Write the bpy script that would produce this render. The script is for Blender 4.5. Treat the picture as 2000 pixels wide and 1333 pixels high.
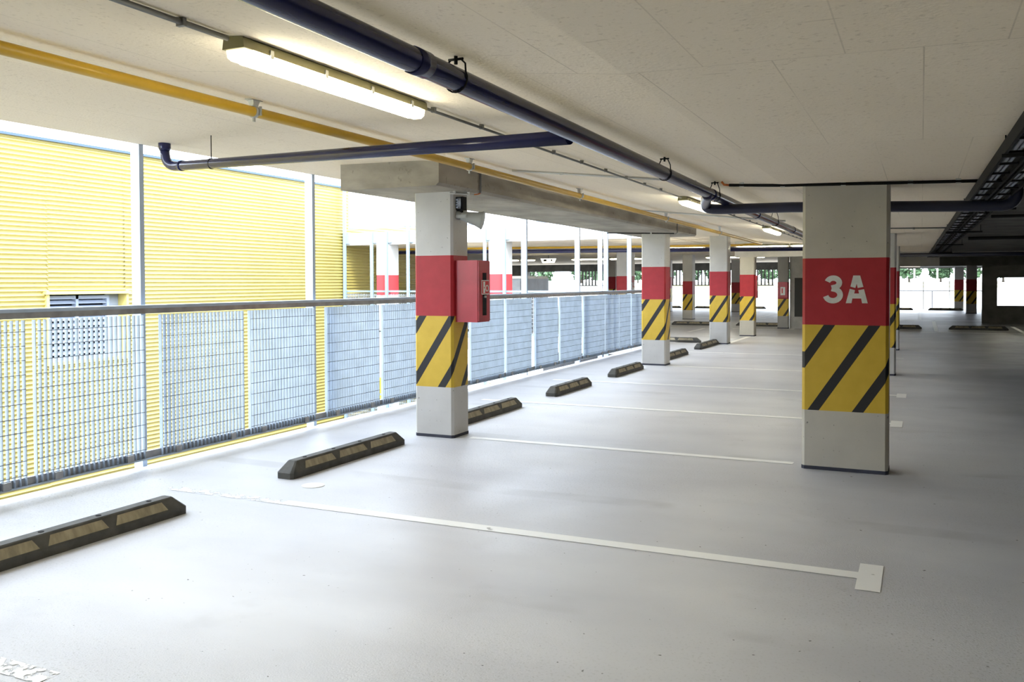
import bpy, math, random
from math import sin, cos, radians, pi, atan, hypot
from mathutils import Vector, Matrix
random.seed(4)
for o in list(bpy.data.objects): bpy.data.objects.remove(o)
S = bpy.context.scene
COL = S.collection

# ------------------------------------------------------------------ camera
f_px = 1723.418
th, pit, rol = radians(24.88976), radians(-1.335527), radians(-.193295)
fwd = Vector((-sin(th)*cos(pit), cos(th)*cos(pit), sin(pit)))
rt0 = Vector((cos(th), sin(th), 0)); up0 = rt0.cross(fwd)
rt = cos(rol)*rt0 + sin(rol)*up0; upv = -sin(rol)*rt0 + cos(rol)*up0
cd = bpy.data.cameras.new('camera'); cam = bpy.data.objects.new('camera', cd); COL.objects.link(cam)
cam.matrix_world = Matrix(((rt.x, upv.x, -fwd.x, 0), (rt.y, upv.y, -fwd.y, 0), (rt.z, upv.z, -fwd.z, 1.5), (0, 0, 0, 1)))
cd.sensor_width = 36; cd.lens = 36*f_px/2000
cd.shift_y = -73.8886/2000; cd.clip_start = .05; cd.clip_end = 2000
S.camera = cam

# ------------------------------------------------------------------ world, sun, exposure
w = bpy.data.worlds.new('sky'); S.world = w; w.use_nodes = True
bg = w.node_tree.nodes['Background']
bg.inputs[0].default_value = (.80, .89, 1, 1); bg.inputs[1].default_value = 2.9
sd = bpy.data.lights.new('sun', 'SUN'); sun = bpy.data.objects.new('sun', sd); COL.objects.link(sun)
sd.energy = 2.3; sd.angle = radians(12); sd.color = (1, .96, .9)
sun.rotation_euler = Vector((-.55, .45, -.85)).to_track_quat('-Z', 'Y').to_euler()
S.view_settings.view_transform = 'Standard'; S.view_settings.look = 'None'
S.view_settings.gamma = 1; S.view_settings.use_curve_mapping = False
S.view_settings.exposure = 1.55
LAMP = 14.0

# ------------------------------------------------------------------ materials
def mat(name, col, rough=.6, metal=0, var=0, vscale=3, bump=0, bscale=40, emit=None, es=1, spec=.5, col2=None, stretch=None, specks=0):
    m = bpy.data.materials.new(name); m.use_nodes = True
    nt = m.node_tree; N = nt.nodes; L = nt.links; b = N['Principled BSDF']
    b.inputs['Base Color'].default_value = (*col, 1); b.inputs['Roughness'].default_value = rough
    b.inputs['Metallic'].default_value = metal; b.inputs['Specular IOR Level'].default_value = spec
    tc = N.new('ShaderNodeTexCoord')
    out = None
    if var or col2:
        mp = N.new('ShaderNodeMapping'); L.new(tc.outputs['Object'], mp.inputs[0])
        if stretch: mp.inputs['Scale'].default_value = stretch
        n = N.new('ShaderNodeTexNoise'); n.inputs['Scale'].default_value = vscale; n.inputs['Detail'].default_value = 6
        L.new(mp.outputs[0], n.inputs['Vector'])
        r = N.new('ShaderNodeValToRGB'); r.color_ramp.elements[0].position = .35; r.color_ramp.elements[1].position = .65
        c2 = col2 if col2 else tuple(min(1, c*(1+var)) for c in col)
        c1 = col if col2 else tuple(c*(1-var) for c in col)
        r.color_ramp.elements[0].color = (*c1, 1); r.color_ramp.elements[1].color = (*c2, 1)
        L.new(n.outputs[0], r.inputs[0]); out = r.outputs[0]
    if specks:
        v = N.new('ShaderNodeTexNoise'); v.inputs['Scale'].default_value = specks; v.inputs['Detail'].default_value = 2
        L.new(tc.outputs['Object'], v.inputs['Vector'])
        r2 = N.new('ShaderNodeValToRGB'); r2.color_ramp.elements[0].position = .66; r2.color_ramp.elements[1].position = .74
        L.new(v.outputs[0], r2.inputs[0])
        mx = N.new('ShaderNodeMix'); mx.data_type = 'RGBA'
        L.new(r2.outputs[0], mx.inputs[0])
        if out: L.new(out, mx.inputs[6])
        else: mx.inputs[6].default_value = (*col, 1)
        mx.inputs[7].default_value = (*[c*.62 for c in col], 1); out = mx.outputs[2]
    if out: L.new(out, b.inputs['Base Color'])
    if bump:
        n2 = N.new('ShaderNodeTexNoise'); n2.inputs['Scale'].default_value = bscale; n2.inputs['Detail'].default_value = 5
        L.new(tc.outputs['Object'], n2.inputs['Vector'])
        bp = N.new('ShaderNodeBump'); bp.inputs['Strength'].default_value = bump; bp.inputs['Distance'].default_value = .01
        L.new(n2.outputs[0], bp.inputs['Height']); L.new(bp.outputs[0], b.inputs['Normal'])
    if emit: b.inputs['Emission Color'].default_value = (*emit, 1); b.inputs['Emission Strength'].default_value = es
    return m

def nd(N, t, op=None, **kw):
    n = N.new(t)
    if op: n.operation = op
    return n
def mathn(nt, op, a, b=None, c=None):
    n = nt.nodes.new('ShaderNodeMath'); n.operation = op
    for i, v in enumerate((a, b, c)):
        if v is None: continue
        if isinstance(v, (int, float)): n.inputs[i].default_value = v
        else: nt.links.new(v, n.inputs[i])
    return n.outputs[0]
def mixc(nt, fac, a, b):
    n = nt.nodes.new('ShaderNodeMix'); n.data_type = 'RGBA'
    for i, v in ((0, fac), (6, a), (7, b)):
        if isinstance(v, (int, float)): n.inputs[i].default_value = v
        elif isinstance(v, tuple): n.inputs[i].default_value = (*v, 1)
        else: nt.links.new(v, n.inputs[i])
    return n.outputs[2]
def noise(nt, vec, scale, detail=4):
    n = nt.nodes.new('ShaderNodeTexNoise'); n.inputs['Scale'].default_value = scale; n.inputs['Detail'].default_value = detail
    nt.links.new(vec, n.inputs['Vector']); return n.outputs[0]
def ramp(nt, v, p0, p1, c0=(0, 0, 0), c1=(1, 1, 1)):
    r = nt.nodes.new('ShaderNodeValToRGB'); r.color_ramp.elements[0].position = p0; r.color_ramp.elements[1].position = p1
    r.color_ramp.elements[0].color = (*c0, 1); r.color_ramp.elements[1].color = (*c1, 1); nt.links.new(v, r.inputs[0]); return r.outputs[0]

def painted_column(name, phase, zb=(.49, 1.18, 1.765), conc=(.5, .49, .475)):
    """concrete with a red band above a yellow band with black diagonal stripes, all in object space"""
    m = bpy.data.materials.new(name); m.use_nodes = True; nt = m.node_tree; b = nt.nodes['Principled BSDF']
    tc = nt.nodes.new('ShaderNodeTexCoord'); sp = nt.nodes.new('ShaderNodeSeparateXYZ'); O = tc.outputs['Object']
    nt.links.new(O, sp.inputs[0]); x, y, z = sp.outputs
    u = mathn(nt, 'SUBTRACT', mathn(nt, 'ADD', x, y), mathn(nt, 'MULTIPLY', z, .66))
    fr = mathn(nt, 'FRACT', mathn(nt, 'DIVIDE', mathn(nt, 'ADD', u, phase), .33))
    stripe = mathn(nt, 'LESS_THAN', fr, .26)
    n1 = noise(nt, O, 2.2, 6); n2 = noise(nt, O, 34, 3); n3 = noise(nt, O, 9, 5)
    concrete = mixc(nt, ramp(nt, n1, .35, .65), conc, tuple(c*1.16 for c in conc))
    concrete = mixc(nt, ramp(nt, n2, .685, .73), concrete, tuple(c*.42 for c in conc))
    yel = mixc(nt, ramp(nt, n3, .3, .8), (.60, .40, .035), (.68, .46, .05))
    haz = mixc(nt, stripe, yel, (.013, .013, .016))
    red = mixc(nt, ramp(nt, n3, .3, .8), (.36, .012, .022), (.43, .018, .03))
    c = mixc(nt, mathn(nt, 'GREATER_THAN', z, zb[0]), concrete, haz)
    c = mixc(nt, mathn(nt, 'GREATER_THAN', z, zb[1]), c, red)
    c = mixc(nt, mathn(nt, 'GREATER_THAN', z, zb[2]), c, concrete)
    nt.links.new(c, b.inputs['Base Color']); b.inputs['Roughness'].default_value = .55
    bp = nt.nodes.new('ShaderNodeBump'); bp.inputs['Strength'].default_value = .15; bp.inputs['Distance'].default_value = .01
    nt.links.new(noise(nt, O, 18, 5), bp.inputs['Height']); nt.links.new(bp.outputs[0], b.inputs['Normal'])
    return m

def ceiling_mat():
    m = bpy.data.materials.new('beige_concrete_soffit'); m.use_nodes = True; nt = m.node_tree; b = nt.nodes['Principled BSDF']
    tc = nt.nodes.new('ShaderNodeTexCoord'); O = tc.outputs['Object']
    br = nt.nodes.new('ShaderNodeTexBrick'); br.inputs['Scale'].default_value = 1
    mp = nt.nodes.new('ShaderNodeMapping'); mp.inputs['Location'].default_value = (.235, .95, 0)
    nt.links.new(O, mp.inputs[0]); nt.links.new(mp.outputs[0], br.inputs['Vector'])
    br.inputs['Brick Width'].default_value = .475; br.inputs['Row Height'].default_value = 2.05
    br.inputs['Mortar Size'].default_value = .0035; br.inputs['Mortar Smooth'].default_value = .6
    br.inputs['Color1'].default_value = (.88, .775, .62, 1); br.inputs['Color2'].default_value = (.90, .80, .65, 1)
    br.inputs['Mortar'].default_value = (.66, .57, .44, 1)
    mps = nt.nodes.new('ShaderNodeMapping'); mps.inputs['Scale'].default_value = (1, .6, 1); nt.links.new(O, mps.inputs[0])
    c = mixc(nt, ramp(nt, noise(nt, mps.outputs[0], 1.3, 7), .38, .7), br.outputs[0], (.86, .755, .60))
    c = mixc(nt, ramp(nt, noise(nt, O, 48, 3), .60, .74), c, (.70, .60, .46))
    # long faint brush-like streaks
    mp2 = nt.nodes.new('ShaderNodeMapping'); mp2.inputs['Scale'].default_value = (2.2, 22, 1); nt.links.new(O, mp2.inputs[0])
    c = mixc(nt, ramp(nt, noise(nt, mp2.outputs[0], 1.6, 4), .70, .76), c, (.68, .58, .44))
    nt.links.new(c, b.inputs['Base Color']); b.inputs['Roughness'].default_value = .9
    bp = nt.nodes.new('ShaderNodeBump'); bp.inputs['Strength'].default_value = .25; bp.inputs['Distance'].default_value = .01
    nt.links.new(noise(nt, O, 70, 4), bp.inputs['Height']); nt.links.new(bp.outputs[0], b.inputs['Normal'])
    return m

def floor_mat():
    m = bpy.data.materials.new('grey_coated_deck'); m.use_nodes = True; nt = m.node_tree; b = nt.nodes['Principled BSDF']
    tc = nt.nodes.new('ShaderNodeTexCoord'); O = tc.outputs['Object']
    mp = nt.nodes.new('ShaderNodeMapping'); mp.inputs['Scale'].default_value = (.55, 1.3, 1); nt.links.new(O, mp.inputs[0])
    c = mixc(nt, ramp(nt, noise(nt, mp.outputs[0], .9, 7), .32, .68), (.48, .485, .52), (.58, .585, .61))
    c = mixc(nt, ramp(nt, noise(nt, O, 2.3, 8), .62, .85), c, (.46, .46, .475))
    c = mixc(nt, ramp(nt, noise(nt, O, 26, 1), .775, .80), c, (.09, .09, .09))
    grit = mathn(nt, 'MULTIPLY', ramp(nt, noise(nt, O, 75, 3), .56, .70), ramp(nt, noise(nt, O, .4, 3), .42, .6))
    c = mixc(nt, mathn(nt, 'MULTIPLY', grit, .8), c, (.33, .33, .335))
    c = mixc(nt, ramp(nt, noise(nt, O, 42, 2), .74, .77), c, (.13, .13, .135))
    # faint curved tyre marks
    wv = nt.nodes.new('ShaderNodeTexWave'); wv.wave_type = 'RINGS'; wv.inputs['Scale'].default_value = .16; wv.inputs['Distortion'].default_value = 1.2
    mp2 = nt.nodes.new('ShaderNodeMapping'); mp2.inputs['Location'].default_value = (3, 9, 0); nt.links.new(O, mp2.inputs[0]); nt.links.new(mp2.outputs[0], wv.inputs['Vector'])
    tyre = mathn(nt, 'MULTIPLY', ramp(nt, wv.outputs[1], .965, .985), ramp(nt, noise(nt, O, 1.1, 3), .5, .62))
    tyre = mathn(nt, 'MULTIPLY', tyre, .35)
    c = mixc(nt, tyre, c, (.30, .30, .31))
    # shade of the inner right aisle, painted into the deck colour
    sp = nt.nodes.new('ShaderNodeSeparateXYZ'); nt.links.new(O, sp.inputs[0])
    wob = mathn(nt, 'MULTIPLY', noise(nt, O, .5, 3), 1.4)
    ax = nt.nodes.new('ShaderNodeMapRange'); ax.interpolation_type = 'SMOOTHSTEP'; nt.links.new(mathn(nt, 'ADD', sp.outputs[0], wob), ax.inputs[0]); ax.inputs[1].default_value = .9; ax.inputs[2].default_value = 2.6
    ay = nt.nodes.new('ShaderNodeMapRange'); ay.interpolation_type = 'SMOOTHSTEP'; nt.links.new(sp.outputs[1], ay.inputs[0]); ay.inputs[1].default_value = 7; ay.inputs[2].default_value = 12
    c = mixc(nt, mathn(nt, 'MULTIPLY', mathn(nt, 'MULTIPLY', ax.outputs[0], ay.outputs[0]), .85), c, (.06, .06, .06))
    nt.links.new(c, b.inputs['Base Color'])
    rr = mathn(nt, 'MULTIPLY_ADD', noise(nt, O, 1.7, 5), .3, .30)
    nt.links.new(rr, b.inputs['Roughness'])
    bp = nt.nodes.new('ShaderNodeBump'); bp.inputs['Strength'].default_value = .5; bp.inputs['Distance'].default_value = .006
    bh = mathn(nt, 'MULTIPLY', noise(nt, O, 120, 3), ramp(nt, noise(nt, O, .35, 3), .45, .6)); nt.links.new(bh, bp.inputs['Height'])
    nt.links.new(bp.outputs[0], b.inputs['Normal'])
    return m

def worn_paint(name, col, wear=.42, vs=9):
    m = bpy.data.materials.new(name); m.use_nodes = True; nt = m.node_tree; b = nt.nodes['Principled BSDF']
    tc = nt.nodes.new('ShaderNodeTexCoord'); O = tc.outputs['Object']
    a = ramp(nt, noise(nt, O, vs, 8), wear-.03, wear+.03)
    b.inputs['Base Color'].default_value = (*col, 1); b.inputs['Roughness'].default_value = .5
    nt.links.new(a, b.inputs['Alpha']); return m

M = {}
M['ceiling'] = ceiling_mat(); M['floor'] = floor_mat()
M['dark_ceiling'] = mat('dark_sprayed_soffit', (.075, .07, .065), .9, var=.35, vscale=2, bump=.3)
M['slab_edge'] = mat('slab_edge_concrete', (.55, .55, .54), .8, var=.1, bump=.2)
M['beam'] = mat('board_marked_concrete', (.34, .31, .255), .85, var=.22, vscale=2.6, bump=.35, bscale=25, stretch=(1, .5, 2.2), specks=14)
M['concrete'] = mat('plain_concrete', (.42, .41, .39), .8, var=.12, bump=.25, specks=30)
M['white_concrete'] = mat('pale_concrete', (.75, .75, .73), .8, var=.07, bump=.2, specks=9)
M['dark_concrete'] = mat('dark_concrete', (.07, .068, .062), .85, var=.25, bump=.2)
M['lower_concrete'] = mat('dark_grey_concrete', (.12, .12, .12), .85, var=.2)
M['galv'] = mat('galvanised_steel', (.42, .50, .61), .5, metal=.1, var=.08, vscale=6)
M['galv_post'] = mat('galvanised_post_steel', (.50, .60, .74), .45, metal=.05, var=.05, vscale=5)
M['galv_wing'] = mat('pale_blue_painted_steel', (.24, .33, .44), .5)
M['galv_dark'] = mat('weathered_steel_rail', (.36, .36, .36), .45, metal=.6, var=.15, vscale=9)
M['rod'] = mat('dark_steel_rod', (.14, .16, .2), .5, metal=.5)
M['yellow_clad'] = mat('yellow_steel_cladding', (.42, .35, .105), .28, var=.04, vscale=.8, spec=1)
M['coping'] = mat('blue_grey_coping', (.05, .09, .15), .5)
M['yellow_trim'] = mat('pale_yellow_trim', (.6, .5, .16), .5)
M['louvre'] = mat('blue_grey_louvre', (.33, .38, .48), .45)
M['louvre_dark'] = mat('dark_void_behind_louvre', (.02, .022, .03), .8)
M['pipe_y'] = mat('ochre_painted_pipe', (.55, .33, .02), .38, var=.06, vscale=5)
M['pipe_b'] = mat('dark_blue_pipe', (.016, .019, .075), .22, var=.1, vscale=3)
M['pipe_k'] = mat('black_blue_pipe', (.022, .024, .055), .28)
M['black'] = mat('black_steel', (.012, .012, .013), .75, spec=.15)
M['black_rubber'] = mat('black_rubber', (.065, .063, .056), .7, var=.3, vscale=8, bump=.2)
M['refl'] = mat('dusty_amber_reflector', (.30, .255, .165), .5, var=.25, vscale=14, stretch=(1, 1.6, .4))
M['zinc'] = mat('zinc_bracket', (.5, .51, .5), .4, metal=.7)
M['conduit'] = mat('grey_conduit', (.20, .20, .19), .5)
M['conduit_w'] = mat('white_conduit', (.6, .6, .58), .5)
M['orange'] = mat('orange_flex', (.6, .16, .03), .5)
M['lamp_body'] = mat('olive_grey_lamp_body', (.27, .25, .12), .5)
M['tube'] = mat('lit_fluorescent_diffuser', (.9, .9, .85), .4, emit=(1, .95, .74), es=LAMP)
M['tube_end'] = mat('clear_lamp_end', (.7, .66, .48), .3, emit=(1, .9, .6), es=1.2)
M['tube_dim'] = mat('lit_sign_panel', (.8, .8, .7), .4, emit=(1, .97, .8), es=1.4)
M['red'] = mat('red_cabinet_steel', (.44, .035, .05), .35, var=.12, vscale=4)
M['glass_dark'] = mat('dark_cabinet_glass', (.03, .03, .032), .08)
M['white'] = mat('white_paint', (.78, .78, .77), .5)
M['number'] = mat('white_stencil_paint', (.66, .65, .64), .6, var=.08, vscale=12)
M['sign_red'] = mat('sign_red', (.6, .02, .03), .4)
M['horn'] = mat('grey_horn_plastic', (.36, .37, .35), .45)
M['base_strip'] = mat('dark_sealant_band', (.035, .038, .06), .7, var=.3)
M['line'] = worn_paint('white_line_paint', (.86, .86, .85), .27, 7)
M['line_worn'] = worn_paint('worn_white_line_paint', (.85, .85, .84), .52, 11)
M['line_near'] = worn_paint('chipped_white_line_paint', (.86, .86, .85), .46, 22)
M['asphalt_out'] = mat('sunlit_pale_ground', (.42, .41, .37), .9, var=.06, vscale=.2)
M['grass'] = mat('dry_grass', (.30, .29, .11), .95, var=.2, vscale=.15)
M['leaf'] = mat('tree_leaves', (.05, .10, .045), .8, var=.45, vscale=1.2)
M['bark'] = mat('tree_bark', (.10, .08, .06), .9)
M['car'] = mat('white_car_paint', (.8, .82, .85), .25)
M['steelgrey'] = mat('brushed_grey_steel', (.33, .36, .42), .45, metal=.3, var=.1)
M['door_dark'] = mat('dark_door', (.02, .02, .018), .6)
M['water'] = mat('glossy_sealer', (.2, .2, .2), .2)

# ------------------------------------------------------------------ mesh helpers
class MB:
    def __init__(s): s.v = []; s.f = []; s.m = []; s.ms = []; s.sm = []
    def mi(s, m):
        if m not in s.ms: s.ms.append(m)
        return s.ms.index(m)
    def poly(s, pts, faces, m=None, smooth=False):
        k = len(s.v); s.v += [tuple(p) for p in pts]
        for f in faces: s.f.append([k+i for i in f]); s.m.append(s.mi(m)); s.sm.append(smooth)
        return s
    def box(s, a, b, m=None):
        (x0, y0, z0), (x1, y1, z1) = a, b
        return s.poly([(x0, y0, z0), (x1, y0, z0), (x1, y1, z0), (x0, y1, z0), (x0, y0, z1), (x1, y0, z1), (x1, y1, z1), (x0, y1, z1)],
                      [(0, 3, 2, 1), (4, 5, 6, 7), (0, 1, 5, 4), (1, 2, 6, 5), (2, 3, 7, 6), (3, 0, 4, 7)], m)
    def prism(s, prof, axis, a, b, m=None, smooth=False):
        """closed 2-D profile extruded along an axis from a to b (profile in the two remaining axes, in order)"""
        def P(p, t): return {'x': (t, p[0], p[1]), 'y': (p[0], t, p[1]), 'z': (p[0], p[1], t)}[axis]
        n = len(prof); pts = [P(p, a) for p in prof]+[P(p, b) for p in prof]
        ar = sum(prof[i][0]*prof[(i+1) % n][1]-prof[(i+1) % n][0]*prof[i][1] for i in range(n))
        flip = (ar > 0) == (axis == 'y')
        fs = [(i, (i+1) % n, n+(i+1) % n, n+i) for i in range(n)]
        cap0 = tuple(range(n))[::-1]; cap1 = tuple(range(n, 2*n))
        if flip: fs = [f[::-1] for f in fs]; cap0 = cap0[::-1]; cap1 = cap1[::-1]
        k = len(s.v); s.v += pts
        for f in fs: s.f.append([k+i for i in f]); s.m.append(s.mi(m)); s.sm.append(smooth)
        for f in (cap0, cap1): s.f.append([k+i for i in f]); s.m.append(s.mi(m)); s.sm.append(False)
        return s
    def tube(s, path, r, m=None, n=12, cap=True, rs=None):
        path = [Vector(p) for p in path]; rings = []; up = None
        k = len(s.v)
        for i, p in enumerate(path):
            t = (path[min(i+1, len(path)-1)]-path[max(i-1, 0)]).normalized()
            if up is None:
                up = Vector((0, 0, 1)) if abs(t.z) < .9 else Vector((1, 0, 0))
            a = t.cross(up).normalized(); b = a.cross(t).normalized(); up = b
            rr = rs[i] if rs else r
            for j in range(n):
                an = 2*pi*j/n; s.v.append(tuple(p+a*cos(an)*rr+b*sin(an)*rr))
        for i in range(len(path)-1):
            for j in range(n):
                q = (k+i*n+j, k+i*n+(j+1) % n, k+(i+1)*n+(j+1) % n, k+(i+1)*n+j)
                s.f.append(q[::-1]); s.m.append(s.mi(m)); s.sm.append(True)
        if cap:
            s.f.append([k+j for j in range(n)]); s.m.append(s.mi(m)); s.sm.append(False)
            e = k+(len(path)-1)*n
            s.f.append([e+j for j in range(n)][::-1]); s.m.append(s.mi(m)); s.sm.append(False)
        return s
    def build(s, name, m=None, parent=None):
        me = bpy.data.meshes.new(name); me.from_pydata(s.v, [], s.f)
        for x in s.ms: me.materials.append(M[x] if isinstance(x, str) else (x or (M[m] if isinstance(m, str) else m)))
        for p, mi, sm in zip(me.polygons, s.m, s.sm): p.material_index = mi; p.use_smooth = sm
        me.update()
        o = bpy.data.objects.new(name, me); COL.objects.link(o)
        if parent: o.parent = parent
        return o
def tag(o, label=None, cat=None, group=None, kind=None):
    for k, v in (('label', label), ('category', cat), ('group', group), ('kind', kind)):
        if v: o[k] = v
    return o
def empty(name, loc=(0, 0, 0), rz=0):
    o = bpy.data.objects.new(name, None); COL.objects.link(o); o.location = loc; o.rotation_euler = (0, 0, rz); o.empty_display_size = .2
    return o
def struct(o): o['kind'] = 'structure'; return o
def copy_tree(o, parent=None):
    c = o.copy(); COL.objects.link(c)
    if parent: c.parent = parent
    for ch in list(o.children): copy_tree(ch, c)
    return c

def bez(p0, p1, p2, n=7):
    p0, p1, p2 = map(Vector, (p0, p1, p2))
    return [p0*(1-t)**2+p1*2*t*(1-t)+p2*t*t for t in [i/n for i in range(n+1)]]

# ceiling profile: falls away from the open side for drainage
CZ = [(-5.75, 2.63), (-4.1, 2.605), (-1.0, 2.27), (.35, 2.25), (14, 2.25)]
def cz(x):
    if x <= -5.75: return 2.63
    for (a, za), (b, zb) in zip(CZ, CZ[1:]):
        if x <= b: return za+(zb-za)*(x-a)/(b-a)
    return 2.25

# ------------------------------------------------------------------ setting
YB, YF = -8.0, 52.6
mb = MB()
lip = [(-5.75, -.30), (-5.75, .012), (-5.60, .012), (-5.45, 0), (14, 0), (14, -.30)]
mb.prism(lip, 'y', YB, YF)
mb.box((-15.27, 21.4, -.30), (-5.75, YF, 0)); mb.box((-32, 28.3, -.30), (-15.27, YF, 0))
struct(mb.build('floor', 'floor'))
mb = MB(); prof = [(-5.75, 2.95)]+[(x, z) for x, z in CZ if x <= .35]+[(.60, 2.25), (.60, 2.95)]
mb.prism(prof, 'y', YB, YF); mb.box((-15.27, 21.42, 2.62), (-5.75, YF, 2.95)); mb.box((-32, 28.3, 2.62), (-15.27, YF, 2.95))
struct(mb.build('ceiling', 'ceiling'))
bx = lambda y: .436-.0109*(y-4.8)
mb = MB(); mb.prism([(bx(YB), YB), (14, YB), (14, YF), (bx(YF), YF)], 'z', 2.235, 2.96); struct(mb.build('ceiling', 'dark_ceiling'))
mb = MB(); mb.box((-5.8, YB-.3, -3.2), (14.3, YB, 2.95)); struct(mb.build('wall_back', 'dark_concrete'))
mb = MB(); mb.box((-5.95, YB, -.3), (-5.7, -1, 2.63)); struct(mb.build('wall_left', 'concrete'))  # unseen wall added to cut daylight entering beside and behind the camera
mb = MB(); mb.box((14, YB, -.3), (14.3, YF, 2.95)); struct(mb.build('wall_right', 'dark_concrete'))
# outer facade lintel, wall pieces
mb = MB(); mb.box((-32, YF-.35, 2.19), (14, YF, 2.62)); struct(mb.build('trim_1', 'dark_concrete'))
# slab edge facing the atrium on the far wing
mb = MB(); mb.box((-15.2, 21.3, 2.60), (-5.75, 21.42, 2.95)); struct(mb.build('trim_2', 'white_concrete'))
mb = MB(); mb.box((-15.2, 21.3, -.32), (-5.8, 21.4, 0)); struct(mb.build('trim_3', 'slab_edge'))
# storey below the far wing and the atrium ground
mb = MB(); mb.box((-15.2, 21.4, -3.2), (-5.75, 36, -2.95)); mb.box((-15.27, YB-5, -6.2), (-5.75, 40, -6.0)); struct(mb.build('floor', 'lower_concrete'))
mb = MB(); mb.box((-15.2, 36, -3.2), (-5.75, 36.2, -.3)); mb.box((-5.9, YB, -6.0), (-5.78, 21.3, -.3)); struct(mb.build('wall_lower', 'lower_concrete'))
mb = MB(); mb.box((-32.3, 28, -.3), (-32, YF, 2.95)); mb.box((-32.3, 28.02, -.3), (-15.6, 28.3, 2.95)); struct(mb.build('wall_left', 'dark_concrete'))
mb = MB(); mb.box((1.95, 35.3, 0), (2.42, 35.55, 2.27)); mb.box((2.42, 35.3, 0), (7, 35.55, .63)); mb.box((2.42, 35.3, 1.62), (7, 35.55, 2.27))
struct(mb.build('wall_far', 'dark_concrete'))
# stair core behind the numbered column
core = MB(); core.box((-3.83, 29.45, 0), (-1.4, 33, cz(-1.4))); core.build('wall_core', 'concrete'); struct(bpy.data.objects['wall_core'])
dd = MB(); dd.box((-3.68, 29.41, .38), (-2.7, 29.45, 1.62)); o = dd.build('wall_recess', 'door_dark'); tag(o, 'dark recessed hatch in the concrete stair core', 'hatch')

# ------------------------------------------------------------------ concrete edge beam
o = MB().prism([(-4.98, 2.375), (-3.95, 2.375), (-3.92, 2.40), (-3.92, 2.61), (-4.98, 2.64)], 'y', 6.9, 16.85).build('concrete_beam', 'beam')
tag(o, 'long board-marked concrete beam under the ceiling along the fence side', 'beam')
o = MB().box((-4.7, 24.8, 2.18), (2.5, 25.2, 2.62)).build('concrete_beam', 'concrete'); tag(o, 'plain concrete beam crossing the ceiling behind the far pair of pillars', 'beam')
o = MB().box((-1.4, 30, 1.97), (.5, 30.4, 2.28)).build('concrete_beam', 'concrete'); tag(o, 'short pale concrete downstand left of the ladder tray end', 'beam')
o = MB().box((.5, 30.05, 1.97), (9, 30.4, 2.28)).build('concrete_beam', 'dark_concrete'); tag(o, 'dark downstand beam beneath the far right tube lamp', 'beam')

# ------------------------------------------------------------------ columns
def chamfer(x0, x1, y0, y1, c): return [(x0+c, y0), (x1-c, y0), (x1, y0+c), (x1, y1-c), (x1-c, y1), (x0+c, y1), (x0, y1-c), (x0, y0+c)]
def column(x0, x1, y0, y1, top, phase, label, zb=(.49, 1.18, 1.765), group='striped pillars of the parking deck', c=.022, conc=(.5, .49, .475), m=None):
    r = empty('concrete_pillar', (x0, y0, 0)); tag(r, label, 'pillar', group)
    W, D = x1-x0, y1-y0
    MB().prism(chamfer(0, W, 0, D, c), 'z', 0, top).build('shaft', m or painted_column('pillar_paint', phase, zb, conc), r)
    MB().prism(chamfer(-.003, W+.003, -.003, D+.003, c), 'z', 0.0, .028).build('base_band', 'base_strip', r)
    return r
c1 = column(-4.505, -4.08, 7.44, 7.77, 2.375, .075+.323, 'grey pillar with red band and striped band, red hose cabinet fixed to its side')
c2 = column(-.865, -.225, 7.38, 7.66, 2.262, -.045+.314, 'widest pillar, painted 3A in white on its red band', (.475, 1.157, 1.685), conc=(.48, .455, .405))
c3 = column(-4.60, -4.155, 15.48, 15.82, 2.375, .08+.3, 'striped pillar under the far end of the edge beam', (.457, 1.19, 1.775))
c4 = column(-4.66, -4.22, 21.4, 21.75, cz(-4.4), .06+.3, 'first of two striped pillars just behind the rearmost wheel stop of the fence row', (.53, 1.17, 1.75))
c5 = column(-4.56, -4.16, 24.78, 25.1, 2.18, .06+.3, 'striped pillar carrying the cross beam, with a hose box on its side', (.436, 1.10, 1.697), conc=(.42, .40, .35))
c6 = column(-1.0, -.365, 15.22, 15.55, 2.262, .05, 'narrow strip of striped pillar showing just right of the 3A pillar', (.445, 1.14, 1.72))
c10 = column(-1.07, -.43, 20.9, 21.2, 2.262, .05, 'thin sliver of striped pillar behind the right edge of the 3A pillar', (.445, 1.14, 1.72))
c7 = column(-8.7, -8.3, 35.0, 35.5, 2.6, .2, 'very dark striped pillar in front of the far slatted openings', (.376, 1.01, 1.53))
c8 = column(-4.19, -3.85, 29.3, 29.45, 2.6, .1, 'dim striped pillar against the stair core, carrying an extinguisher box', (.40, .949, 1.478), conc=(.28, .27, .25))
c9 = column(-8.62, -8.15, 44.6, 45.1, 2.6, .1, 'small far pillar seen between the paired striped pillars', (.40, .949, 1.478))
c11 = column(1.88, 2.32, 45.8, 46.2, 2.27, .1, 'far pillar left of the dark wall with the square opening', (.449, 1.04, 1.58))
c12 = column(1.55, 1.98, 51.0, 51.4, 2.27, .1, 'farthest pillar, at the edge of the deck just left of another', (.449, 1.04, 1.58))
c13 = column(-8.98, -8.52, 27.4, 27.95, 2.62, .1, 'grey and red pillar inside the far wing, numbered on its side', (.49, 1.18, 1.70))
for (x, y, l) in ((-13.6, 40, 'dim pillar deep inside the far wing behind the grey booth'), (-12.0, 44, 'dim pillar by the far left slats inside the far wing')):
    column(x, x+.45, y, y+.4, 2.62, .1, l)

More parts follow.
